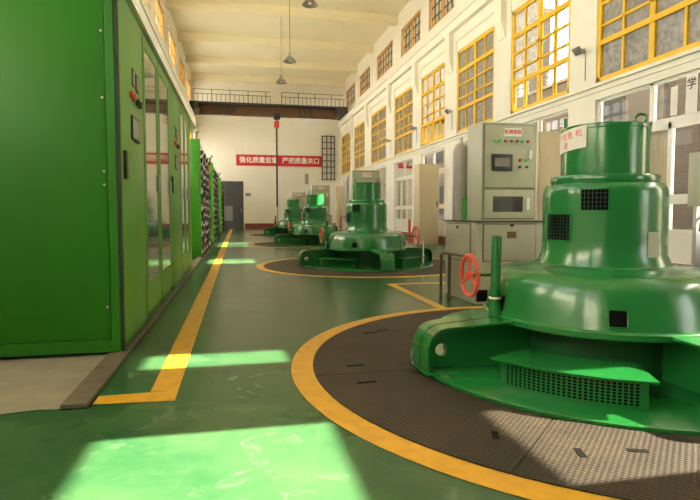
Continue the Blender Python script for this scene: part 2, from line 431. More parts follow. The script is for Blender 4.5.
# crane girder ledge with rail, both sides
b = MB().m('wall').box(XR - 0.16, XU, YB, YE, 6.98, Z_LG, 0.0).box(XR - 0.22, XR + 0.05, YB, YE, Z_LG - 0.07, Z_LG)
b.m('rail').box(XR - 0.17, XR - 0.11, YB, YE, Z_LG, Z_LG + 0.05); trim(b)
b = MB().m('wall').box(XL, XL + 0.16, YB, YE, 6.98, Z_LG).box(XL, XL + 0.24, YB, YE, Z_LG - 0.07, Z_LG)
b.m('rail').box(XL + 0.1, XL + 0.16, YB, YE, Z_LG, Z_LG + 0.05); trim(b)
# haunched corbels on the piers of the right wall
for y in PIERS:
    b = MB().m('wall')
    for z0, z1, d0, d1 in ((5.75, 6.15, 0.03, 0.16), (6.15, 7.0, 0.16, 0.16)):
        pts = [(XR + 0.02, z0), (XR - d0, z0), (XR - d1, z1), (XR + 0.02, z1)]
        b.prism(pts, y - 0.2, y + 0.2)
    trim(b)
# recessed moulding lines above and a sill ledge below the tall windows
for i, (a, c) in enumerate(BAYS):
    b = MB().m('wall').box(XR - 0.035, XR + 0.01, a - 0.05, c + 0.05, 6.62, 6.70).box(XR - 0.03, XR + 0.01, a - 0.05, a, 6.28, 6.62).box(XR - 0.03, XR + 0.01, c, c + 0.05, 6.28, 6.62)
    trim(b)
b = MB().m('wall').box(XR - 0.07, XR + 0.02, YB, YE, 3.585, 3.645).box(XR - 0.03, XR + 0.02, YB, YE, 3.48, 3.52); trim(b)
# skirtings
b = MB().m('skirt')
ys = [YB] + [v for ac in BAYS for v in ac] + [YE]
b.box(XR - 0.02, XR + 0.01, YB, YE, 0, 0.27).build('baseboard_right', kind='structure', smooth=False)
MB().m('skirt').box(DX1 + 0.06, XR, YE - 0.03, YE + 0.01, 0, 0.36).build('baseboard_end', kind='structure', smooth=False)

# windows ------------------------------------------------------------
wn_i = 0
def win(b):
    global wn_i
    wn_i += 1
    return b.build('window_%d' % wn_i, kind='structure', smooth=False)
def glass_pane(parent, x, a, c, z0, z1, key='glass'):
    MB().m(key).face([(x, a, z0), (x, c, z0), (x, c, z1), (x, a, z1)]).build('window_glass', parent, smooth=False)
def grid(b, key, x0, x1, a, c, z0, z1, vs_, hs, fr=0.09):
    """frame plus bars; vs_: (fraction, width), hs: (z, width)"""
    b.m(key)
    b.box(x0, x1, a, a + fr, z0, z1).box(x0, x1, c - fr, c, z0, z1).box(x0, x1, a, c, z0, z0 + fr).box(x0, x1, a, c, z1 - fr, z1)
    for f, w in vs_:
        y = a + (c - a) * f; b.box(x0 + 0.01, x1 - 0.01, y - w / 2, y + w / 2, z0, z1)
    for z, w in hs:
        e = 0.0 if w < 0.08 else 0.02
        b.box(x0 + 0.01 - e, x1 - 0.01, a, c, z - w / 2, z + w / 2)
for i, (a, c) in enumerate(BAYS):
    # tall yellow window
    b = MB()
    grid(b, 'yellow', XR + 0.02, XR + 0.11, a, c, Z_MB, Z_MT, [(0.25 if i != 2 else 0.10, 0.055), (0.5, 0.13), (0.75, 0.055)] if i != 1 else [(0.5, 0.03)],
         [(4.43, 0.10), (4.76, 0.05), (5.18, 0.05), (5.62, 0.11)], 0.10 if i != 1 else 0.02)
    w = win(b); glass_pane(w, XR + 0.075, a, c, Z_MB, 4.43, 'glass_clear' if i in (1, 2, 4, 6) else 'frost')
    ym = a + (c - a) * 0.5
    if i == 4:
        glass_pane(w, XR + 0.075, a, ym, 4.43, Z_MT, 'glass_clear'); glass_pane(w, XR + 0.075, ym, c, 4.43, Z_MT, 'frost')
    else: glass_pane(w, XR + 0.075, a, c, 4.43, Z_MT, 'frost')
    # clerestory
    b = MB(); grid(b, 'orange', XU + 0.05, XU + 0.14, a, c, Z_CB, Z_CT, [(0.5, 0.13)], [], 0.10)
    b.m('rail')
    for f in (0.17, 0.33, 0.67, 0.83):
        y = a + (c - a) * f; b.box(XU + 0.08, XU + 0.11, y - 0.02, y + 0.02, Z_CB, Z_CT)
    for z in (8.5, 8.92): b.box(XU + 0.08, XU + 0.11, a, c, z - 0.02, z + 0.02)
    w = win(b); glass_pane(w, XU + 0.095, a, c, Z_CB, Z_CT, 'glass_clear')
    b = MB(); grid(b, 'orange', XL - 0.14, XL - 0.05, a, c, Z_CB, Z_CT, [(0.5, 0.13), (0.25, 0.04), (0.75, 0.04)], [(8.7, 0.04)], 0.10)
    w = win(b); glass_pane(w, XL - 0.095, a, c, Z_CB, Z_CT, 'glass_clear')
    b = MB(); grid(b, 'yellow', XL - 0.12, XL - 0.03, a, c, Z_MB, Z_MT, [(0.25, 0.055), (0.5, 0.13), (0.75, 0.055)], [(4.40, 0.12), (5.0, 0.05), (5.62, 0.11)], 0.10)
    w = win(b); glass_pane(w, XL - 0.08, a, c, Z_MB, Z_MT, 'glass_clear')
    # low white glazed bay
    b = MB(); x0, x1 = XR + 0.06, XR + 0.14
    b.m('white').box(x0, x1, a, a + 0.07, Z_SK, Z_LT).box(x0, x1, c - 0.07, c, Z_SK, Z_LT).box(x0, x1, a, c, Z_LT - 0.04, Z_LT)
    b.box(x0, x1, a, c, 2.50, 2.68).box(x0, x1, a, c, 1.24, 1.40).box(x0 + 0.02, x1 - 0.02, a, c, Z_SK, 0.82)
    if i == 1: b.box(x0 + 0.01, x1 - 0.01, a, 1.86, Z_SK, Z_LT)
    mid = (a + c) / 2; b.box(x0, x1, mid - 0.04, mid + 0.04, 2.6, Z_LT)
    for f in (0.35, 0.68):
        y = a + (c - a) * f; b.box(x0, x1, y - 0.035, y + 0.035, Z_SK, 2.6)
    w = win(b); glass_pane(w, XR + 0.10, a, c, 0.8, Z_LT, 'glass_clear' if i != 1 else 'glass_dim')
# end door
b = MB().m('door').box(DX0, DX1, YE + 0.06, YE + 0.12, 0, DZ).box(DX0, DX0 + 0.08, YE - 0.01, YE + 0.1, 0, DZ).box(DX1 - 0.08, DX1, YE - 0.01, YE + 0.1, 0, DZ).box(DX0, DX1, YE - 0.01, YE + 0.1, DZ - 0.1, DZ)
b.box(DX0, DX1, YE + 0.03, YE + 0.08, 2.38, 2.46)
b.m('pale_grey').box(-1.0, -0.36, YE + 0.03, YE + 0.065, 0.55, 1.55)  # lighter rectangle paints in a reflection on the dark door
d1 = b.build('door_1', kind='structure', smooth=False)
MB().m('steel').cyl((0.2, YE + 0.02, 1.15), (0.2, YE + 0.02, 1.4), 0.02, 8).build('door_handle', d1)

# floor paint and inlays (children of the floor)
def fpatch(name, key, polys, z):
    b = MB().m(key)
    for p in polys: b.face([(x, y, z) for x, y in p])
    return b.build(name, fl, smooth=False)
def rect(x0, x1, y0, y1): return [(x0, y0), (x1, y0), (x1, y1), (x0, y1)]
UX = 2.635
UY = [3.5, 10.95, 18.65, 26.4]
fpatch('walkway_line', 'line', [rect(-0.54, -0.375, 3.41, 36.0), [(-0.83, 3.25), (-0.375, 3.22), (-0.375, 3.41), (-0.83, 3.39)]], 0.003)
edge = [(-2.9, 3.22)] + [(-2.9 + i * 0.1, 3.20 + random.uniform(-0.025, 0.025)) for i in range(1, 20)] + [(-0.985, 3.22)]
fpatch('bare_concrete_patch', 'concrete', [edge + [(-0.985, 4.5), (-2.9, 4.5)]], 0.003)
for y in UY:
    dy = y - 3.5
    fpatch('equipment_line', 'line', [rect(2.22, 2.34, 5.72 + dy, 7.93 + dy), rect(2.34, 3.9, 7.81 + dy, 7.93 + dy)], 0.003)
    b = MB().m('line').lathe([(2.14, 0.004), (2.295, 0.004)], 96).move((UX, y, 0)); b.build('ring_line', fl, smooth=False)

# ------------------------------------------------------------------ generators
GREEN = 'gen'
def ring_patch(b, r, z, a0, a1, h, t=0.0, seg=10):
    """curved rectangular patch on a vertical cylinder of radius r"""
    prof = [(r, z), (r + h, z), (r + h, t), (r, t), (r, z)]
    b.lathe(prof, seg, a0, a1); return b
def bell_r(z):
    P = [(0.378, 0.828), (0.41, 0.82), (0.54, 0.79), (0.60, 0.772), (0.645, 0.75), (0.676, 0.715)]
    for (z0, r0), (z1, r1) in zip(P[:-1], P[1:]):
        if z <= z1: return r0 + (r1 - r0) * (z - z0) / (z1 - z0)
    return P[-1][1]
def make_generator():
    g = thing('hydro_generator', '', 'generator', (0, 0, 0))
    MB().m(GREEN).lathe([(0.0, 0.0), (1.392, 0.0), (1.392, 0.018), (1.38, 0.024), (0.0, 0.024)], 96).build('base_plate', g)
    MB().m('gen_dark').lathe([(0.60, 0.024), (0.60, 0.42)], 64).build('pit_liner', g)
    # bell housing
    prof = [(0.60, 0.40), (0.80, 0.355), (0.80, 0.325), (0.842, 0.325), (0.849, 0.332), (0.849, 0.365), (0.84, 0.374), (0.828, 0.378), (0.82, 0.41), (0.79, 0.54), (0.772, 0.60), (0.75, 0.645), (0.715, 0.676), (0.65, 0.697), (0.56, 0.708), (0.49, 0.715), (0.462, 0.728)]
    MB().m(GREEN).lathe(prof, 128).build('bell_housing', g)
    for a in (-120, 181, 80, -30):
        b = MB().m('dark'); n = 8; w = 7.2
        vv = []
        zs = (0.402, 0.408, 0.50, 0.508)
        for k in range(n + 1):
            ang = R(a - w / 2 + w * k / n * 1.0 + 0); inset = 0.006 if k in (0, n) else 0
            vv.append([b.bm.verts.new(((bell_r(z) + 0.004) * math.cos(ang), (bell_r(z) + 0.004) * math.sin(ang), z + (inset if j < 2 else -inset))) for j, z in enumerate(zs)])
        for k in range(n):
            for j in range(3): b.bm.faces.new((vv[k][j], vv[k + 1][j], vv[k + 1][j + 1], vv[k][j + 1]))
        p = b.build('inspection_port', g, label='black square opening in the bell')
        b = MB().m(GREEN); zc, rr = 0.455, bell_r(0.455) + 0.004
        loop = []
        for (du, z) in ((-w / 2, 0.405), (w / 2, 0.405), (w / 2, 0.505), (-w / 2, 0.505)):
            loop.append(((bell_r(z) + 0.004) * math.cos(R(a + du)), (bell_r(z) + 0.004) * math.sin(R(a + du)), z))
        b.tube(loop, 0.005, 6, closed=True).build('port_rim', p)
    # stator frame and top housing
    MB().m(GREEN).lathe([(0.462, 0.70), (0.452, 0.735), (0.424, 0.80), (0.420, 0.90), (0.420, 1.20), (0.418, 1.24), (0.41, 1.27), (0.395, 1.295), (0.365, 1.30)], 96).build('stator_frame', g)
    MB().m(GREEN).lathe([(0.34, 1.295), (0.362, 1.30), (0.367, 1.315), (0.367, 1.345), (0.36, 1.357), (0.30, 1.36)], 96).build('flange', g)
    MB().m(GREEN).lathe([(0.297, 1.355), (0.297, 1.68), (0.301, 1.685), (0.301, 1.705), (0.295, 1.712), (0.0, 1.715)], 96).build('top_housing', g)
    for a, w, z0, z1, nv, nh in ((-134, 24, 1.105, 1.255, 7, 5), (-170, 30, 0.895, 1.085, 8, 8), (46, 24, 1.105, 1.255, 7, 5), (14, 26, 0.885, 1.075, 8, 8)):
        b = MB(); b.m('dark'); ring_patch(b, 0.4205, z0, a - w / 2, a + w / 2, 0.003, z1)
        v = b.build('vent_grille', g, label='black mesh vent in the green housing')
        b = MB().m('vent_bar')
        for k in range(nv + 1):
            da = a - w / 2 + w * k / nv; t = 0.4 if k not in (0, nv) else 1.4; b.m('vent_bar' if t < 1 else GREEN)
            ring_patch(b, 0.423, z0, da - t / 2, da + t / 2, 0.006, z1, 1)
        for k in range(nh + 1):
            z = z0 + (z1 - z0) * k / nh; t = 0.0016 if k not in (0, nh) else 0.006; b.m('vent_bar' if t < 0.005 else GREEN)
            ring_patch(b, 0.423, z - t, a - w / 2, a + w / 2, 0.006, z + t, 8)
        b.build('mesh_bars', v)
    # lifting eyes
    MB().m(GREEN).cyl((0.27 * math.cos(R(140)), 0.27 * math.sin(R(140)), 1.70), (0.27 * math.cos(R(140)), 0.27 * math.sin(R(140)), 1.80), 0.012, 8).build('lifting_stud', g)
    ex, ey = 0.24 * math.cos(R(-22)), 0.24 * math.sin(R(-22))
    b = MB().m(GREEN).cyl((ex, ey, 1.71), (ex, ey, 1.735), 0.022, 12)
    b.tube([(ex + 0.036 * math.cos(R(-40)) * math.cos(t), ey + 0.036 * math.sin(R(-40)) * math.cos(t), 1.77 + 0.036 * math.sin(t)) for t in [2 * math.pi * k / 20 for k in range(20)]], 0.011, 8, closed=True)
    b.build('lifting_eye', g)
    # four arms
    def arc(cx, cz, r, a0, a1, n): return [(cx + r * math.cos(R(a0 + (a1 - a0) * k / n)), cz + r * math.sin(R(a0 + (a1 - a0) * k / n))) for k in range(n + 1)]
    for a in (0, 90, 180, 270):
        top = [(0.55, 0.37), (0.84, 0.362)] + arc(1.285, 0.185, 0.145, 85, 0, 8)
        poly = [(0.55, 0.024)] + top + [(1.43, 0.024)]
        # cut-out under the arm keeps two side webs and a foot
        hole = arc(1.285, 0.155, 0.043, 0, 337.5, 15)
        b = MB().m(GREEN)
        pts = top + [(1.43, 0.024)]
        for (xa, za), (xb, zb) in zip(pts[:-1], pts[1:]):
            d = Vector((xb - xa, zb - za)); n_ = Vector((-d.y, d.x)).normalized() * 0.014
            b.prism([(xa, za), (xb, zb), (xb - n_.x, zb - n_.y), (xa - n_.x, za - n_.y)], -0.19, 0.19)
        for v in b.bm.verts: v.co.y *= (0.21 - 0.075 * min(1, max(0, (v.co.x - 0.6) / 0.7))) / 0.19
        b.prism(poly, -0.018, 0.018, [hole])
        b.rotz(a + 2.5); arm = b.build('support_arm', g)
        MB().m(GREEN).box(1.21, 1.45, -0.15, 0.15, 0.022, 0.036, 0.003).rotz(a + 2.5).build('foot_plate', arm)
    # curved louvre boxes between the arms
    for a in (225, 315, 45, 135):
        h = 20.5
        b = MB().m(GREEN).lathe([(0.86, 0.02), (1.155, 0.02), (1.155, 0.19), (0.86, 0.19), (0.86, 0.02)], 24, a - h, a + h)
        lb = b.build('louvre_box', g)
        MB().m(GREEN).lathe([(0.84, 0.19), (1.215, 0.19), (1.215, 0.202), (0.84, 0.202), (0.84, 0.19)], 24, a - h - 1.5, a + h + 1.5).build('louvre_lid', lb)
        b = MB().m('dark'); ring_patch(b, 1.1552, 0.045, a - h + 2.2, a + h - 2.2, 0.002, 0.172, 20)
        b.m(GREEN); nv = 26
        for k in range(nv + 1):
            da = a - h + 2.2 + (2 * h - 4.4) * k / nv; ring_patch(b, 1.157, 0.042, da - 0.25, da + 0.25, 0.006, 0.175, 1)
        for k in range(8):
            z = 0.045 + 0.127 * k / 7; ring_patch(b, 1.157, z - 0.0028, a - h + 2.2, a + h - 2.2, 0.005, z + 0.0028, 20)
        b.build('louvre_grille', lb, smooth=False)
    # vertical oil pipe on the arm beside the bell
    b = MB().m(GREEN).cyl((-0.85, 0.0, 0.358), (-0.85, 0.0, 0.485), 0.044, 20).cyl((-0.85, 0.0, 0.485), (-0.845, 0.0, 0.925), 0.034, 20).build('oil_pipe', g)
    MB().m('white').cyl((-0.85, 0.0, 0.483), (-0.85, 0.0, 0.495), 0.045, 20).build('pipe_collar', b)
    # handwheels
    for nm, (cx, cy, cz, r, dx) in (('left', (-0.895, 0.34, 0.61, 0.155, 0.22)), ('right', (0.98, -0.3, 0.60, 0.20, -0.30))):
        pts = [(cx, cy + r * math.cos(2 * math.pi * k / 28), cz + r * math.sin(2 * math.pi * k / 28)) for k in range(28)]
        b = MB().m('wheel').tube(pts, 0.016 if nm == 'left' else 0.02, 8, closed=True)
        for t in (90, 210, 330):
            b.cyl((cx, cy, cz), (cx, cy + r * math.cos(R(t)), cz + r * math.sin(R(t))), 0.011, 8)
        b.cyl((cx - 0.025, cy, cz), (cx + 0.025, cy, cz), 0.03, 12)
        hw = b.build('handwheel', g, label='red spoked handwheel')
        MB().m(GREEN).cyl((cx, cy, cz), (cx + dx, cy, cz), 0.012, 10).build('wheel_shaft', hw)
        if nm == 'right':
            MB().m('wheel').cyl((0.86, -0.25, 0.45), (0.86, -0.25, 0.95), 0.03, 12).build('valve_post', g, label='red vertical post')
            MB().m('white').cyl((1.14, -0.32, 0.036), (1.14, -0.32, 0.52), 0.014, 8).build('drain_pipe', g, label='white thin upright pipe')
    return g

gen = make_generator()
GLAB = ['large green hydro generator nearest the camera, with a handwritten paper notice on top',
        'second green hydro generator along the hall, before a small control cabinet',
        'third green hydro generator along the hall, between the second and the farthest one',
        'farthest and smallest green hydro generator, near the end wall']
gens = []
for i, y in enumerate(UY):
    o = gen if i == 0 else copy_tree(gen)
    o.location = (UX, y, 0.006); tag(o, GLAB[i], 'generator', 'row of green hydro generators'); gens.append(o)

b = MB().m('beige'); ring_patch(b, 0.4205, 0.79, -86, -72, 0.006, 0.965, 6); b.build('lit_patch', gens[0], label='pale beige patch standing in for a bright lit spot')  # pale colour paints in a bright lit spot on the cylinder
# chequer plates around the pits
def plate_seg(a0, a1, y, label, slots=(), gap=0.15, cat='floor plate', group=None):
    t = thing('floor_plate', label, cat, (UX, y, 0), group)
    g_ = gap if a1 - a0 < 359 else 0
    b = MB().m('plate')
    if g_: b.lathe([(1.41, 0.0045), (2.138, 0.0045), (2.138, 0.011), (1.41, 0.011), (1.41, 0.0045)], 32, a0 + g_, a1 - g_)
    else: b.lathe([(1.41, 0.0045), (2.138, 0.0045), (2.138, 0.011), (1.41, 0.011), (1.41, 0.0045)], 96)
    b.build('tread_plate', t, smooth=False)
    for (r, a, rot, L) in slots:
        x, yy = r * math.cos(R(a)), r * math.sin(R(a))
        sb = MB().m('dark').box(-L / 2, L / 2, -0.016, 0.016, 0.0105, 0.013)
        sb.rotz(rot).move((x, yy, 0)).build('lifting_slot', t, smooth=False)
    return t
PG = 'chequer floor plates around the nearest generator'
plate_seg(180, 224.5, UY[0], 'brown chequer floor plate in front of the arm with the round hole', [(1.853, 186.4, 5, 0.13), (1.81, 218.6, 70, 0.09)], group=PG)
plate_seg(135, 180, UY[0], 'brown chequer floor plate behind the left arm of the nearest generator', [(1.837, 174.4, 5, 0.13), (1.884, 141.7, 10, 0.13), (1.83, 131.5 + 6, 10, 0.11)], group=PG)
plate_seg(224.5, 270, UY[0], 'brown chequer floor plate in front of the louvre box at lower right', [(1.788, 230.9, 75, 0.09), (1.66, 238.9, -20, 0.09)], group=PG)
plate_seg(90, 135, UY[0], 'brown chequer floor plate between the nearest generator and the control console', [], group=PG)
plate_seg(270, 450, UY[0], 'brown chequer floor plate on the right half of the nearest pit, mostly out of frame', [], group=PG)
FL = ['second', 'third', 'farthest']
for i in (1, 2, 3):
    plate_seg(0, 360, UY[i], 'ring of brown chequer floor plate around the %s generator' % FL[i - 1], [])

# handwritten notice on the nearest generator
t = thing('paper_notice', 'white paper notice with red handwriting stuck on the nearest generator', 'notice', (UX, UY[0], 0))
b = MB().m('paper'); a0, a1, n = -213.0, -149.0, 14
vv = []
for k in range(n + 1):
    ang = R(a0 + (a1 - a0) * k / n)
    zt, zb = 1.675 + 0.035 * k / n, 1.525 + 0.03 * k / n
    vv.append([b.bm.verts.new((0.305 * math.cos(ang), 0.305 * math.sin(ang), z)) for z in (zb, zt)])
for k in range(n): b.bm.faces.new((vv[k][0], vv[k + 1][0], vv[k + 1][1], vv[k][1]))
nt_ = b.build('sheet', t)
b = MB().m('ink')
for ch, ang, z, s_ in (('严', -196, 1.635, 0.05), ('至', -185, 1.64, 0.05), ('危', -174, 1.645, 0.055), ('机', -160, 1.655, 0.055), ('请', -183, 1.575, 0.055)):
    me = text_mesh(ch, s_)
    mtx = Matrix.Rotation(R(ang), 4, 'Z') @ Matrix.Translation((0.3075, 0, z)) @ Matrix.Rotation(R(90), 4, 'Z') @ Matrix.Rotation(R(90), 4, 'X')
    b.mesh(me, mtx)
b.build('handwriting', t, smooth=False, recalc=False)

# ------------------------------------------------------------------ console, control cabinet, bottle and pump at each unit
def make_console():
    t = thing('oil_console', '', 'console', (2.77, 5.95, 0))
    b = MB().m('console').box(0, 0.89, 0, 0.95, 0, 0.985, 0.006); b.m('brown').box(0.09, 0.79, -0.004, 0, 0.51, 0.965).box(-0.004, 0, 0.13, 0.87, 0.49, 0.965); b.build('tank_body', t)
    MB().m('rail').box(-0.02, 0.91, -0.02, 0.97, 0.985, 1.0).build('top_plate', t, label='black edged top plate')
    b = MB().m('console').box(0.10, 0.78, -0.014, 0.0, 0.52, 0.955, 0.004); d = b.build('front_panel', t)
    MB().m('brass').box(0.40, 0.52, -0.018, -0.013, 0.79, 0.87).build('name_plate', d, label='brown metal plate')
    MB().m('black').cyl((0.46, -0.012, 0.945), (0.46, -0.035, 0.945), 0.018, 12).build('latch', d)
    b = MB().m('console').box(-0.014, 0.0, 0.14, 0.86, 0.50, 0.955, 0.004); d = b.build('side_panel', t)
    MB().m('black').cyl((-0.012, 0.5, 0.915), (-0.03, 0.5, 0.915), 0.018, 12).build('latch', d)
    MB().m('dark').box(0.02, 0.16, -0.008, 0.0, 0.03, 0.17).build('drain_opening', t, label='dark opening at the foot')
    MB().m('white').box(0.80, 0.85, -0.012, 0, 0.30, 0.44).build('switch_plate', t, label='small pale switch plate')
    return t
def make_cabinet():
    t = thing('control_cabinet', '', 'cabinet', (2.86, 6.0, 1.0))
    MB().m('beige').box(0, 0.72, 0, 0.42, 0, 1.18, 0.005).m('brown').box(0.022, 0.698, -0.004, 0, 0.392, 1.158).box(0.022, 0.698, -0.004, 0, 0.022, 0.383).build('body', t)
    X = lambda px: (px - 482) * 0.0131
    Z = lambda py: 1.18 - (py - 122) * 0.01204
    d = MB().m('beige').box(0.03, 0.69, -0.016, 0, 0.40, 1.15, 0.004).build('door', t)
    b = MB().m('black'); x0, x1, z0, z1 = X(491), X(511.5), Z(170), Z(153.5)
    b.box(x0, x1, -0.032, -0.016, z0, z1, 0.004); sc = b.build('touch_screen', d, label='black framed touch screen')
    MB().m('screen').box(x0 + 0.035, x1 - 0.04, -0.035, -0.031, z0 + 0.05, z1 - 0.045).build('display', sc)
    MB().m('paper').box(X(503), X(520.5), -0.019, -0.015, Z(135.5), Z(127.5)).build('label_plate', d, label='white plate with red writing')
    b = write('label_writing', '机调速器', 0.055, ((X(503) + X(520.5)) / 2, -0.0205, (Z(135.5) + Z(127.5)) / 2), 'red', d, bold=0.0012)
    for px, k in ((494, 'led_green'), (499, 'led_green'), (504.5, 'led_red'), (510.5, 'led_dark'), (516.5, 'led_dark'), (521, 'led_green'), (527, 'led_red')):
        MB().m(k).cyl((X(px), -0.016, Z(140.3)), (X(px), -0.035, Z(140.3)), 0.018, 12, 0.014).build('indicator_lamp', d, label={'led_green': 'green lamp', 'led_red': 'red lamp', 'led_dark': 'unlit amber lamp'}[k])
    for px, py, k in ((519, 159, 'led_red'), (525.5, 159, 'led_green')):
        MB().m(k).cyl((X(px), -0.016, Z(py)), (X(px), -0.034, Z(py)), 0.018, 12).build('push_button', d, label='red button' if k == 'led_red' else 'green button')
    for px in (519, 526):
        MB().m('black').cyl((X(px), -0.016, Z(166)), (X(px), -0.036, Z(166)), 0.015, 12).build('selector_switch', d)
    MB().m('white').box(X(528), X(531), -0.03, -0.016, Z(158), Z(149), 0.003).build('door_lock', d, label='white narrow lock handle')
    d = MB().m('beige').box(0.03, 0.69, -0.014, 0, 0.03, 0.375, 0.004).build('lower_door', t)
    MB().m('viewglass').box(X(493), X(523), -0.018, -0.013, Z(211), Z(195.5)).build('viewing_window', d, label='dark viewing window')
    MB().m('white').box(X(526.5), X(529.5), -0.028, -0.013, Z(209), Z(197), 0.003).build('door_lock', d, label='white narrow lock handle')
    return t
def make_bottle():
    t = thing('gas_cylinder', '', 'gas cylinder', (2.885, 6.68, 1.0))
    MB().m('grey').lathe([(0, 0.0), (0.095, 0.0), (0.104, 0.015), (0.104, 0.86), (0.098, 0.92), (0.075, 0.975), (0.04, 1.0), (0.03, 1.01), (0, 1.01)], 28).build('bottle_body', t)
    MB().m('steel').cyl((0, 0, 1.0), (0, 0, 1.08), 0.022, 12).build('valve', t)
    return t
def make_pump():
    t = thing('oil_pump', '', 'pump', (2.862, 6.47, 1.0))
    b = MB().m('rack').cyl((0, 0, 0), (0, 0, 0.17), 0.046, 20).cyl((0, 0, 0.17), (0, 0, 0.30), 0.036, 20).cyl((0, 0, 0.30), (0, 0, 0.32), 0.024, 16).build('motor', t)
    b = MB().m('rack')
    for k in range(10):
        a = 2 * math.pi * k / 10; b.cyl((0.037 * math.cos(a), 0.037 * math.sin(a), 0.17), (0.037 * math.cos(a), 0.037 * math.sin(a), 0.29), 0.004, 6)
    b.build('cooling_fins', t); return t
def make_rail():
    t = thing('brown_pipe_rail', '', 'pipe', (2.60, 6.62, 0))
    MB().m('brown').tube([(0, 0, 0), (0, 0, 0.55), (0.015, -0.03, 0.57), (0.06, -0.10, 0.57), (0.10, -0.30, 0.57), (0.14, -0.60, 0.57)], 0.020, 10).build('outer_pipe', t)
    MB().m('brown').tube([(0.075, -0.10, 0), (0.075, -0.10, 0.565)], 0.022, 10).build('inner_pipe', t)
    return t
def make_beige():
    t = thing('tall_panel', '', 'cabinet', (6.12, 10.2, 0))
    MB().m('tan').box(0, 0.72, 0, 0.6, 0, 2.78, 0.006).build('body', t)
    MB().m('tan').box(0.03, 0.69, -0.014, 0, 0.08, 2.70, 0.004).build('door', t)
    MB().m('black').box(0.63, 0.66, -0.03, -0.012, 1.3, 1.5, 0.003).build('handle', t)
    return t
ORD = ['nearest', 'second', 'third', 'farthest']
makers = [
    (make_console, 'console', 'grey oil tank console', 'standing behind the %s generator', 'oil consoles behind the generators'),
    (make_cabinet, 'cabinet', 'grey green control cabinet with lamps and screen', 'on the console behind the %s generator', 'control cabinets on the consoles'),
    (make_bottle, 'gas cylinder', 'grey upright gas cylinder', 'on the console behind the %s generator', 'gas cylinders on the consoles'),
    (make_pump, 'pump', 'small bright green oil pump', 'on the console behind the %s generator', 'green pumps on the consoles'),
    (make_rail, 'pipe', 'bent brown pipe rail', 'beside the console of the %s generator', 'brown pipe rails by the consoles'),
    (make_beige, 'cabinet', 'tall tan sheet cabinet', 'by the right wall past the %s generator', 'tall tan cabinets by the right wall')]
for mk, cat, lab, where, grp in makers:
    p0 = mk(); base = p0.location.copy()
    for i, y in enumerate(UY):
        o = p0 if i == 0 else copy_tree(p0)
        o.location = base + Vector((0, y - UY[0] + (0.03 * i if mk is make_beige else 0), 0))
        tag(o, lab + ' ' + where % ORD[i], cat, grp)

# grey box on a post at the right edge
t = thing('local_control_box', 'pale grey control box on a post at the right edge behind the nearest generator', 'control box', (5.96, 6.0, 0))
MB().m('steel').box(0.02, 0.10, 0.06, 0.12, 0, 1.2).build('post', t)
MB().m('beige').box(0.0, 0.5, 0, 0.2, 1.18, 1.90, 0.008).build('box', t)
MB().m('led_red').cyl((0.13, 0, 1.72), (0.13, -0.02, 1.72), 0.02, 12).build('red_button', t)
MB().m('black').tube([(0.10, 0.08, 1.18), (0.10, 0.05, 1.05), (0.03, 0.0, 0.95), (0.02, 0.0, 0.85)], 0.018, 8).build('cable', t)

# ------------------------------------------------------------------ green switchgear on the left
XF, HC = -0.862, 2.80
def sw_cab(y0, y1, kind, label):
    t = thing('switchgear_cabinet', label, 'cabinet', (XF, y0, 0.03), 'green switchgear cabinets on the left')
    L = y1 - y0
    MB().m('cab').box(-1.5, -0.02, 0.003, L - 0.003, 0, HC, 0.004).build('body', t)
    if kind == 'door':
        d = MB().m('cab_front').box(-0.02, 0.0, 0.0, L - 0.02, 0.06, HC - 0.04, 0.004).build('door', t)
        f = lambda y: y - y0
        return t, d
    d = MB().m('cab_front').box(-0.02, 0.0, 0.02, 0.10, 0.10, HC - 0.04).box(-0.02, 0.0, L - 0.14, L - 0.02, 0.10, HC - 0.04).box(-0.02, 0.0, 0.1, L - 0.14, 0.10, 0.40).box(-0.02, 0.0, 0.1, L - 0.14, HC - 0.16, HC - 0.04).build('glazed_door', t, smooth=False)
    MB().m('cabglass').box(-0.015, -0.005, 0.10, L - 0.14, 0.40, HC - 0.16).build('door_glass', d, smooth=False)
    MB().m('steel').box(0.0, 0.02, L - 0.10, L - 0.07, 1.30, 1.48, 0.003).build('lock', d)
    return t, d
rowdef = [(4.37, 5.40, 'door'), (5.40, 6.38, 'glass'), (6.38, 7.40, 'glass'), (7.40, 8.70, 'door'), (8.70, 9.35, 'glass'), (9.35, 10.0, 'glass'), (10.0, 10.5, 'door2')]
labs = ['nearest green switchgear cabinet, its plain side filling the left edge of the photo',
        'first narrow glazed cabinet after the nearest switchgear door with meters', 'second narrow glazed cabinet in the green switchgear row',
        'green switchgear cabinet in the middle of the row with meters and black handle', 'third glazed cabinet, past the second door with meters',
        'fourth glazed cabinet, last pane in the switchgear row', 'farthest plain green cabinet at the end of the switchgear row']
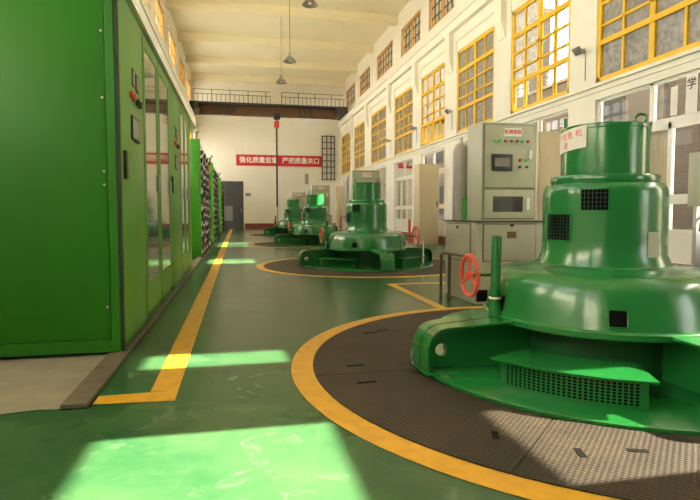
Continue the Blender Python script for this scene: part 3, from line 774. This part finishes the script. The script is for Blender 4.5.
for (y0, y1, k), lb in zip(rowdef, labs):
    t, d = sw_cab(y0, y1, 'door' if k.startswith('door') else 'glass', lb)
    if k == 'door':
        o = (lambda v: v) if y0 < 5 else (lambda v: v + 0.10)
        for q, zq in ((0.47, 2.13), (0.63, 2.12)):
            mt_ = MB().m('black').box(0, 0.008, o(q), o(q) + 0.12, zq, zq + 0.15, 0.003).build('meter', d)
            MB().m('pale_grey').box(0.008, 0.0095, o(q) + 0.025, o(q) + 0.095, zq + 0.02, zq + 0.13).build('meter_face', mt_)
        for q in (0.40, 0.52): MB().m('red').cyl((0, o(q), 2.045), (0.022, o(q), 2.045), 0.03, 12).build('red_switch', d, label='red round switch')
        for q in (0.66, 0.78): MB().m('black').cyl((0, o(q), 2.03), (0.028, o(q), 2.03), 0.03, 12).build('black_switch', d)
        r_ = MB().m('black').box(0, 0.012, o(0.40), o(0.74), 1.68, 1.88, 0.003).build('protection_relay', d, label='relay with a pale face in a black frame')
        MB().m('pale_grey').box(0.012, 0.0135, o(0.43), o(0.71), 1.70, 1.86).build('relay_face', r_)
        MB().m('black').box(0, 0.022, 0.06, 0.14, 1.33, 1.55, 0.006).build('handle', d)
    if y0 < 4.5:
        # plain side towards the camera: sheet, edge trim, screws, foot rail
        sp = MB().m('cab').box(-1.48, -0.103, -0.010, 0.003, 0.10, HC - 0.02, 0.003).build('side_panel', t)
        b = MB().m('cab').box(-0.098, -0.035, -0.020, 0.003, 0.0, HC, 0.005).box(-1.5, -0.035, -0.016, 0.003, 0.0, 0.095)
        b.build('side_frame', t, smooth=False)
        b = MB().m('trim_dark').box(-0.035, -0.006, -0.010, 0.003, 0, HC).build('door_seal', t, smooth=False)
        for z in (0.35, 1.28, 1.38, 1.93, 2.42):
            MB().m('steel').cyl((-0.125, -0.010, z), (-0.125, -0.020, z), 0.009, 8).build('screw', sp)
b = MB().m('tan')
pts = [(-0.02, 4.3), (-0.02, 11.7)]
t = thing('cable_tray', 'pale cable tray running along the top of the green switchgear', 'cable tray', (XF, 0, HC + 0.03))
b = MB().m('wall').box(-0.10, 0.03, 4.3, 10.9, 0.0, 0.13).box(-0.13, 0.045, 4.3, 10.9, 0.13, 0.17).build('duct', t, smooth=False)
MB().m('wall').prism([(-0.10, 0.0), (0.03, 0.0), (0.03, 0.17), (-0.10, 0.17)], 10.9, 11.6).build('duct_end', t, smooth=False)
# trench cover kerb in front of the row
b = MB().m('kerb').box(-0.985, -0.845, 3.20, 13.4, 0.0035, 0.028, 0.003)
tag(b.build('trench_cover', None, smooth=False), 'long brown trench cover strip at the foot of the green switchgear', 'floor cover')

# racks with green end panels and rows of black terminals
def make_rack(detail):
    t = thing('terminal_rack', '', 'rack', (0, 0, 0))
    L = 4.6
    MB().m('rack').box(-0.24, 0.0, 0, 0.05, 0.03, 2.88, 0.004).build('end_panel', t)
    MB().m('cab').box(-0.24, 0.0, L - 0.05, L, 0.03, 2.88, 0.004).build('end_panel', t)
    MB().m('trim_dark').box(-0.24, 0.02, 0, L, 0.0, 0.03).build('plinth', t)
    MB().m('paper').box(-0.20, -0.02, 0.05, L - 0.05, 0.06, 2.82).build('backing', t, label='off white backing')
    rnd = random.Random(3)
    for r in range(12):
        for c in range(4):
            y = 0.5 + c * 1.1 + rnd.uniform(-0.1, 0.1); z = 0.25 + r * 0.215 + rnd.uniform(-0.02, 0.02); k = rnd.uniform(0.0, 0.02)
            b = MB().m('black').cyl((-0.02, y, z), (0.02, y, z + 0.02), 0.035, 8)
            b2_ = MB().m('black').box(0.01, 0.03 + k, -0.30, 0.30, -0.05, 0.05)
            bmesh.ops.rotate(b2_.bm, verts=b2_.bm.verts, cent=(0, 0, 0), matrix=Matrix.Rotation(R(rnd.choice((-12, -9, 8, 11))), 3, 'X')); b2_.move((0, y, z))
            me_ = bpy.data.meshes.new('tmp'); b2_.bm.to_mesh(me_); b2_.bm.free(); b.mesh(me_, Matrix.Identity(4)); bpy.data.meshes.remove(me_)
            b.build('switch_handle', t)
    for z in (2.35, 1.9):
        MB().m('wheel').box(-0.02, 0.06, 3.0, 3.5, z, z + 0.15).build('red_marker', t, label='red block')
    MB().m('grey').tube([(-0.12, 0.3, 2.82), (-0.12, 0.3, 3.05), (-0.06, 0.2, 3.12), (-0.04, 0.0, 3.10)], 0.05, 10).build('cable_gland', t, label='grey bent conduit')
    return t
rk = make_rack(True)
for i, (x, y) in enumerate(((-0.893, 13.56), (-0.866, 19.9), (-0.85, 28.5))):
    o = rk if i == 0 else copy_tree(rk)
    o.location = (x, y, 0)
    tag(o, ['green ended terminal rack with black handles, nearest after the switchgear row', 'second green ended terminal rack down the left side', 'farthest green ended terminal rack beside the dark end door'][i], 'rack', 'terminal racks along the left side')

# ------------------------------------------------------------------ overhead crane
t = thing('overhead_crane', 'brown overhead travelling crane with railed walkway across the far end', 'crane', (0, 35.0, 7.37))
b = MB().m('crane').box(-2.3, 6.3, -0.2, 0.2, -0.15, 0.42).build('main_girder', t, smooth=False)
b = MB().m('rail')
for xc in (-0.95, -0.6, -0.25, 3.95, 4.3, 4.65):
    s_ = 1 if xc < 1 else -1
    b.prism([(xc - 0.1 - 0.12 * s_, -0.15), (xc + 0.06 - 0.12 * s_, -0.15), (xc + 0.1 + 0.12 * s_, 0.42), (xc - 0.06 + 0.12 * s_, 0.42)], -0.206, -0.2)
b.build('warning_stripes', t, smooth=False)
MB().m('rail').box(-2.75, 6.85, -0.75, 0.5, 0.42, 0.52).build('walkway', t, smooth=False)
for x0, x1 in ((-2.8, -2.25), (6.25, 6.92)):
    MB().m('rail').box(x0, x1, -1.2, 1.2, 0.0, 0.45, 0.03).build('end_truck', t)
for x0, x1 in ((-2.6, 2.05), (2.75, 6.7)):
    b = MB().m('rail')
    for yy in (-0.72,):
        for z in (0.98, 1.25): b.cyl((x0, yy, z), (x1, yy, z), 0.018, 6)
        n = int((x1 - x0) / 0.26)
        for k in range(n + 1):
            x = x0 + (x1 - x0) * k / n; b.cyl((x, yy, 0.5), (x, yy, 1.25 if k % 4 == 0 else 0.98), 0.016 if k % 4 else 0.022, 5)
    b.build('guard_rail', t)
MB().m('black').box(2.30, 2.70, -0.35, 0.35, -0.28, 0.0, 0.02).build('trolley', t)
MB().m('rail').cyl((2.47, -0.1, -0.28), (2.47, -0.1, -5.9), 0.06, 8).build('hoist_rope', t)
MB().m('red').cyl((2.47, -0.1, -0.45), (2.47, -0.1, -0.85), 0.16, 14).build('hook_block', t, label='dark red hook block')
MB().m('rail').cyl((2.50, -0.1, -5.9), (2.50, -0.1, -6.9), 0.022, 6).build('pendant_chain', t)

# red banner on the end wall
t = thing('red_banner', 'long red banner with white Chinese slogan on the far wall', 'banner', (2.8, YE, 4.62))
MB().m('banner').box(-2.9, 2.9, -0.03, -0.006, -0.37, 0.37).build('cloth', t, smooth=False)
write('lettering', '强化质量监督', 0.43, (-1.40, -0.034, 0), 'paper', t, bold=0.014)
write('lettering', '严把质量关口', 0.43, (1.46, -0.034, 0), 'paper', t, bold=0.014)
# wall ladder
t = thing('caged_ladder', 'black steel caged ladder fixed high on the far wall beside the banner', 'ladder', (6.16, YE, 3.3))
b = MB().m('rail')
for x in (-0.43, -0.14, 0.15, 0.43): b.cyl((x, -0.25 if abs(x) < 0.2 else -0.08, 0), (x, -0.25 if abs(x) < 0.2 else -0.08, 3.1), 0.035, 6)
b.build('uprights', t)
for k in range(8):
    z = 0.1 + k * 0.42
    MB().m('rail').tube([(-0.43, -0.08, z), (-0.14, -0.25, z), (0.15, -0.25, z), (0.43, -0.08, z)], 0.03, 6).build('hoop', t)
tag(MB().m('grey').box(4.52, 4.78, YE - 0.04, YE - 0.004, 3.05, 3.75).build('wall_plaque', smooth=False), 'narrow grey plaque on the far wall below the banner', 'plaque')
tag(MB().m('pale_grey').box(0.48, 0.85, YE - 0.03, YE - 0.004, 2.2, 2.42).build('wall_sign', smooth=False), 'small grey blue sign on the far wall right of the dark door', 'sign')

# pendant lamps
for x, y, z, lb in ((2.28, 17.1, 7.62, 'pendant lamp with faceted shade at the top edge of the photo, nearest'), (1.97, 20.6, 6.80, 'middle pendant lamp of three hanging from the ceiling beams'), (1.95, 24.4, 6.90, 'farthest pendant lamp, hanging just above the crane railing')):
    t = thing('pendant_lamp', lb, 'lamp', (x, y, z), 'pendant lamps')
    MB().m('lampshade').lathe([(0.05, 0.20), (0.09, 0.18), (0.25, 0.0), (0.26, -0.03), (0.245, -0.03), (0.08, 0.16), (0.0, 0.17)], 10).build('lamp_shade', t, smooth=False)
    MB().m('lampshade').cyl((0, 0, 0.18), (0, 0, 0.32), 0.055, 10).build('lamp_holder', t)
    MB().m('rail').cyl((0, 0, 0.30), (0, 0, 9.79 - z), 0.009, 6).build('rod', t)
    MB().m('paper').sphere((0, 0, 0.05), 0.06, 10).build('bulb', t)

# floodlights on the piers
for k, (y, z) in enumerate(((10.0, 4.42), (17.0, 4.47), (20.6, 4.47), (24.3, 4.45))):
    t = thing('wall_floodlight', ['grey floodlight on the right wall between the two nearest yellow windows', 'grey floodlight on the pier above the gas cylinder', 'third small floodlight along the right wall piers', 'farthest small floodlight along the right wall piers'][k], 'floodlight', (XR, y, z), 'floodlights on the right wall')
    MB().m('steel').box(-0.10, 0, -0.03, 0.03, -0.03, 0.03).build('bracket', t)
    b = MB().m('steel').box(-0.05, 0.0, -0.11, 0.11, -0.08, 0.08, 0.01)
    bmesh.ops.rotate(b.bm, verts=b.bm.verts, cent=(0, 0, 0), matrix=Matrix.Rotation(R(-40), 3, 'Y'))
    b.move((-0.14, 0, 0.0)).build('lamp_head', t)
    MB().m('grey').tube([(-0.012, -0.06, -0.03), (-0.012, -0.06, -0.62)], 0.010, 6).build('conduit', t)

# strips of paper and curtain in the near glazed bay
t = thing('window_banner', 'white paper strip with one black character hanging inside the near window', 'paper strip', (XR + 0.045, 7.32, 3.05))
MB().m('paper').box(0, 0.004, -0.11, 0.11, -0.38, 0.22).build('sheet', t, smooth=False)
write('character', '学', 0.19, (-0.003, 0, 0.08), 'blackink', t, rot=(90, 0, -90), bold=0.003)
tag(MB().m('paper').box(XR + 0.045, XR + 0.049, 7.60, 7.74, 2.70, 3.17).build('paper_strip', smooth=False), 'narrow blank white paper strip left of the lettered one in the window', 'paper strip')
b = MB().m('curtain'); n = 40; vv = []
for k in range(n + 1):
    y = 7.80 + 0.80 * k / n; x = XR + 0.20 + 0.03 * math.sin(k * 1.25)
    vv.append((b.bm.verts.new((x, y, 1.38)), b.bm.verts.new((x, y, 2.62)), b.bm.verts.new((x + 0.006, y, 1.38)), b.bm.verts.new((x + 0.006, y, 2.62))))
for k in range(n):
    p, q = vv[k], vv[k + 1]
    for f in ((p[0], q[0], q[1], p[1]), (p[2], p[3], q[3], q[2]), (p[1], q[1], q[3], p[3]), (p[0], p[2], q[2], q[0])): b.bm.faces.new(f)
tag(b.build('curtain'), 'beige pleated curtain behind the glass right of the nearest generator', 'curtain')

# ------------------------------------------------------------------ outside; buildings added and spaced so their gaps shape the sun patches
MB().m('yard').box(XU + 0.3, 60, -40, 80, -0.3, -0.1).box(-60, XL - 0.3, -40, 80, -0.3, -0.1).box(XL - 0.3, XU + 0.3, -40, YB - 0.4, -0.3, -0.1).build('ground', kind='structure', smooth=False)
BX = 11.7
for a, c, lb in ((11.76, 13.09, 'low brown brick annex outside, between the brick and the grey buildings'), (17.46, 20.39, 'wider low brown brick annex outside, between the two grey buildings')):
    t = thing('neighbour_annex', lb, 'building', (BX + 0.1, a, -0.1))
    MB().m('brick').box(0, 3, 0, c - a, 0, 6.0).build('outer_wall', t, smooth=False)
    MB().m('kerb').box(-0.08, 3.05, 0, c - a, 6.0, 6.12).build('roof_slab', t, smooth=False)
for k, (a, c, key, lb) in enumerate(((2.86, 3.92, 'brick', 'narrow brick building added outside, out of view, to block sun at the near windows'), (4.26, 11.75, 'brick', 'brown brick building seen through the near low windows'),
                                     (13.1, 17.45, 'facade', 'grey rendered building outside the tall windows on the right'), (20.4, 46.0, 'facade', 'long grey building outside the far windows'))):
    t = thing('sun_block_building', lb, 'building', (BX, a, -0.1))
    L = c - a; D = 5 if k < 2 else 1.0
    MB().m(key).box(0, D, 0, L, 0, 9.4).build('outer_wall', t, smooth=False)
    MB().m('kerb').box(-0.15, D + 0.1, 0, L, 9.4, 9.6).build('roof_slab', t, smooth=False)
    n = max(0, int(L / 2.6))
    for q in range(n):
        for z in (1.2, 4.2, 7.0):
            y = L * (q + 0.5) / n
            w = MB().m('far_frame').box(-0.04, 0.02, y - 0.62, y + 0.62, z - 0.05, z + 1.55).build('window', t, smooth=False)
            MB().m('winglass_far').box(-0.05, -0.03, y - 0.55, y - 0.03, z, z + 1.5).box(-0.05, -0.03, y + 0.03, y + 0.55, z, z + 1.5).build('pane', w, smooth=False)
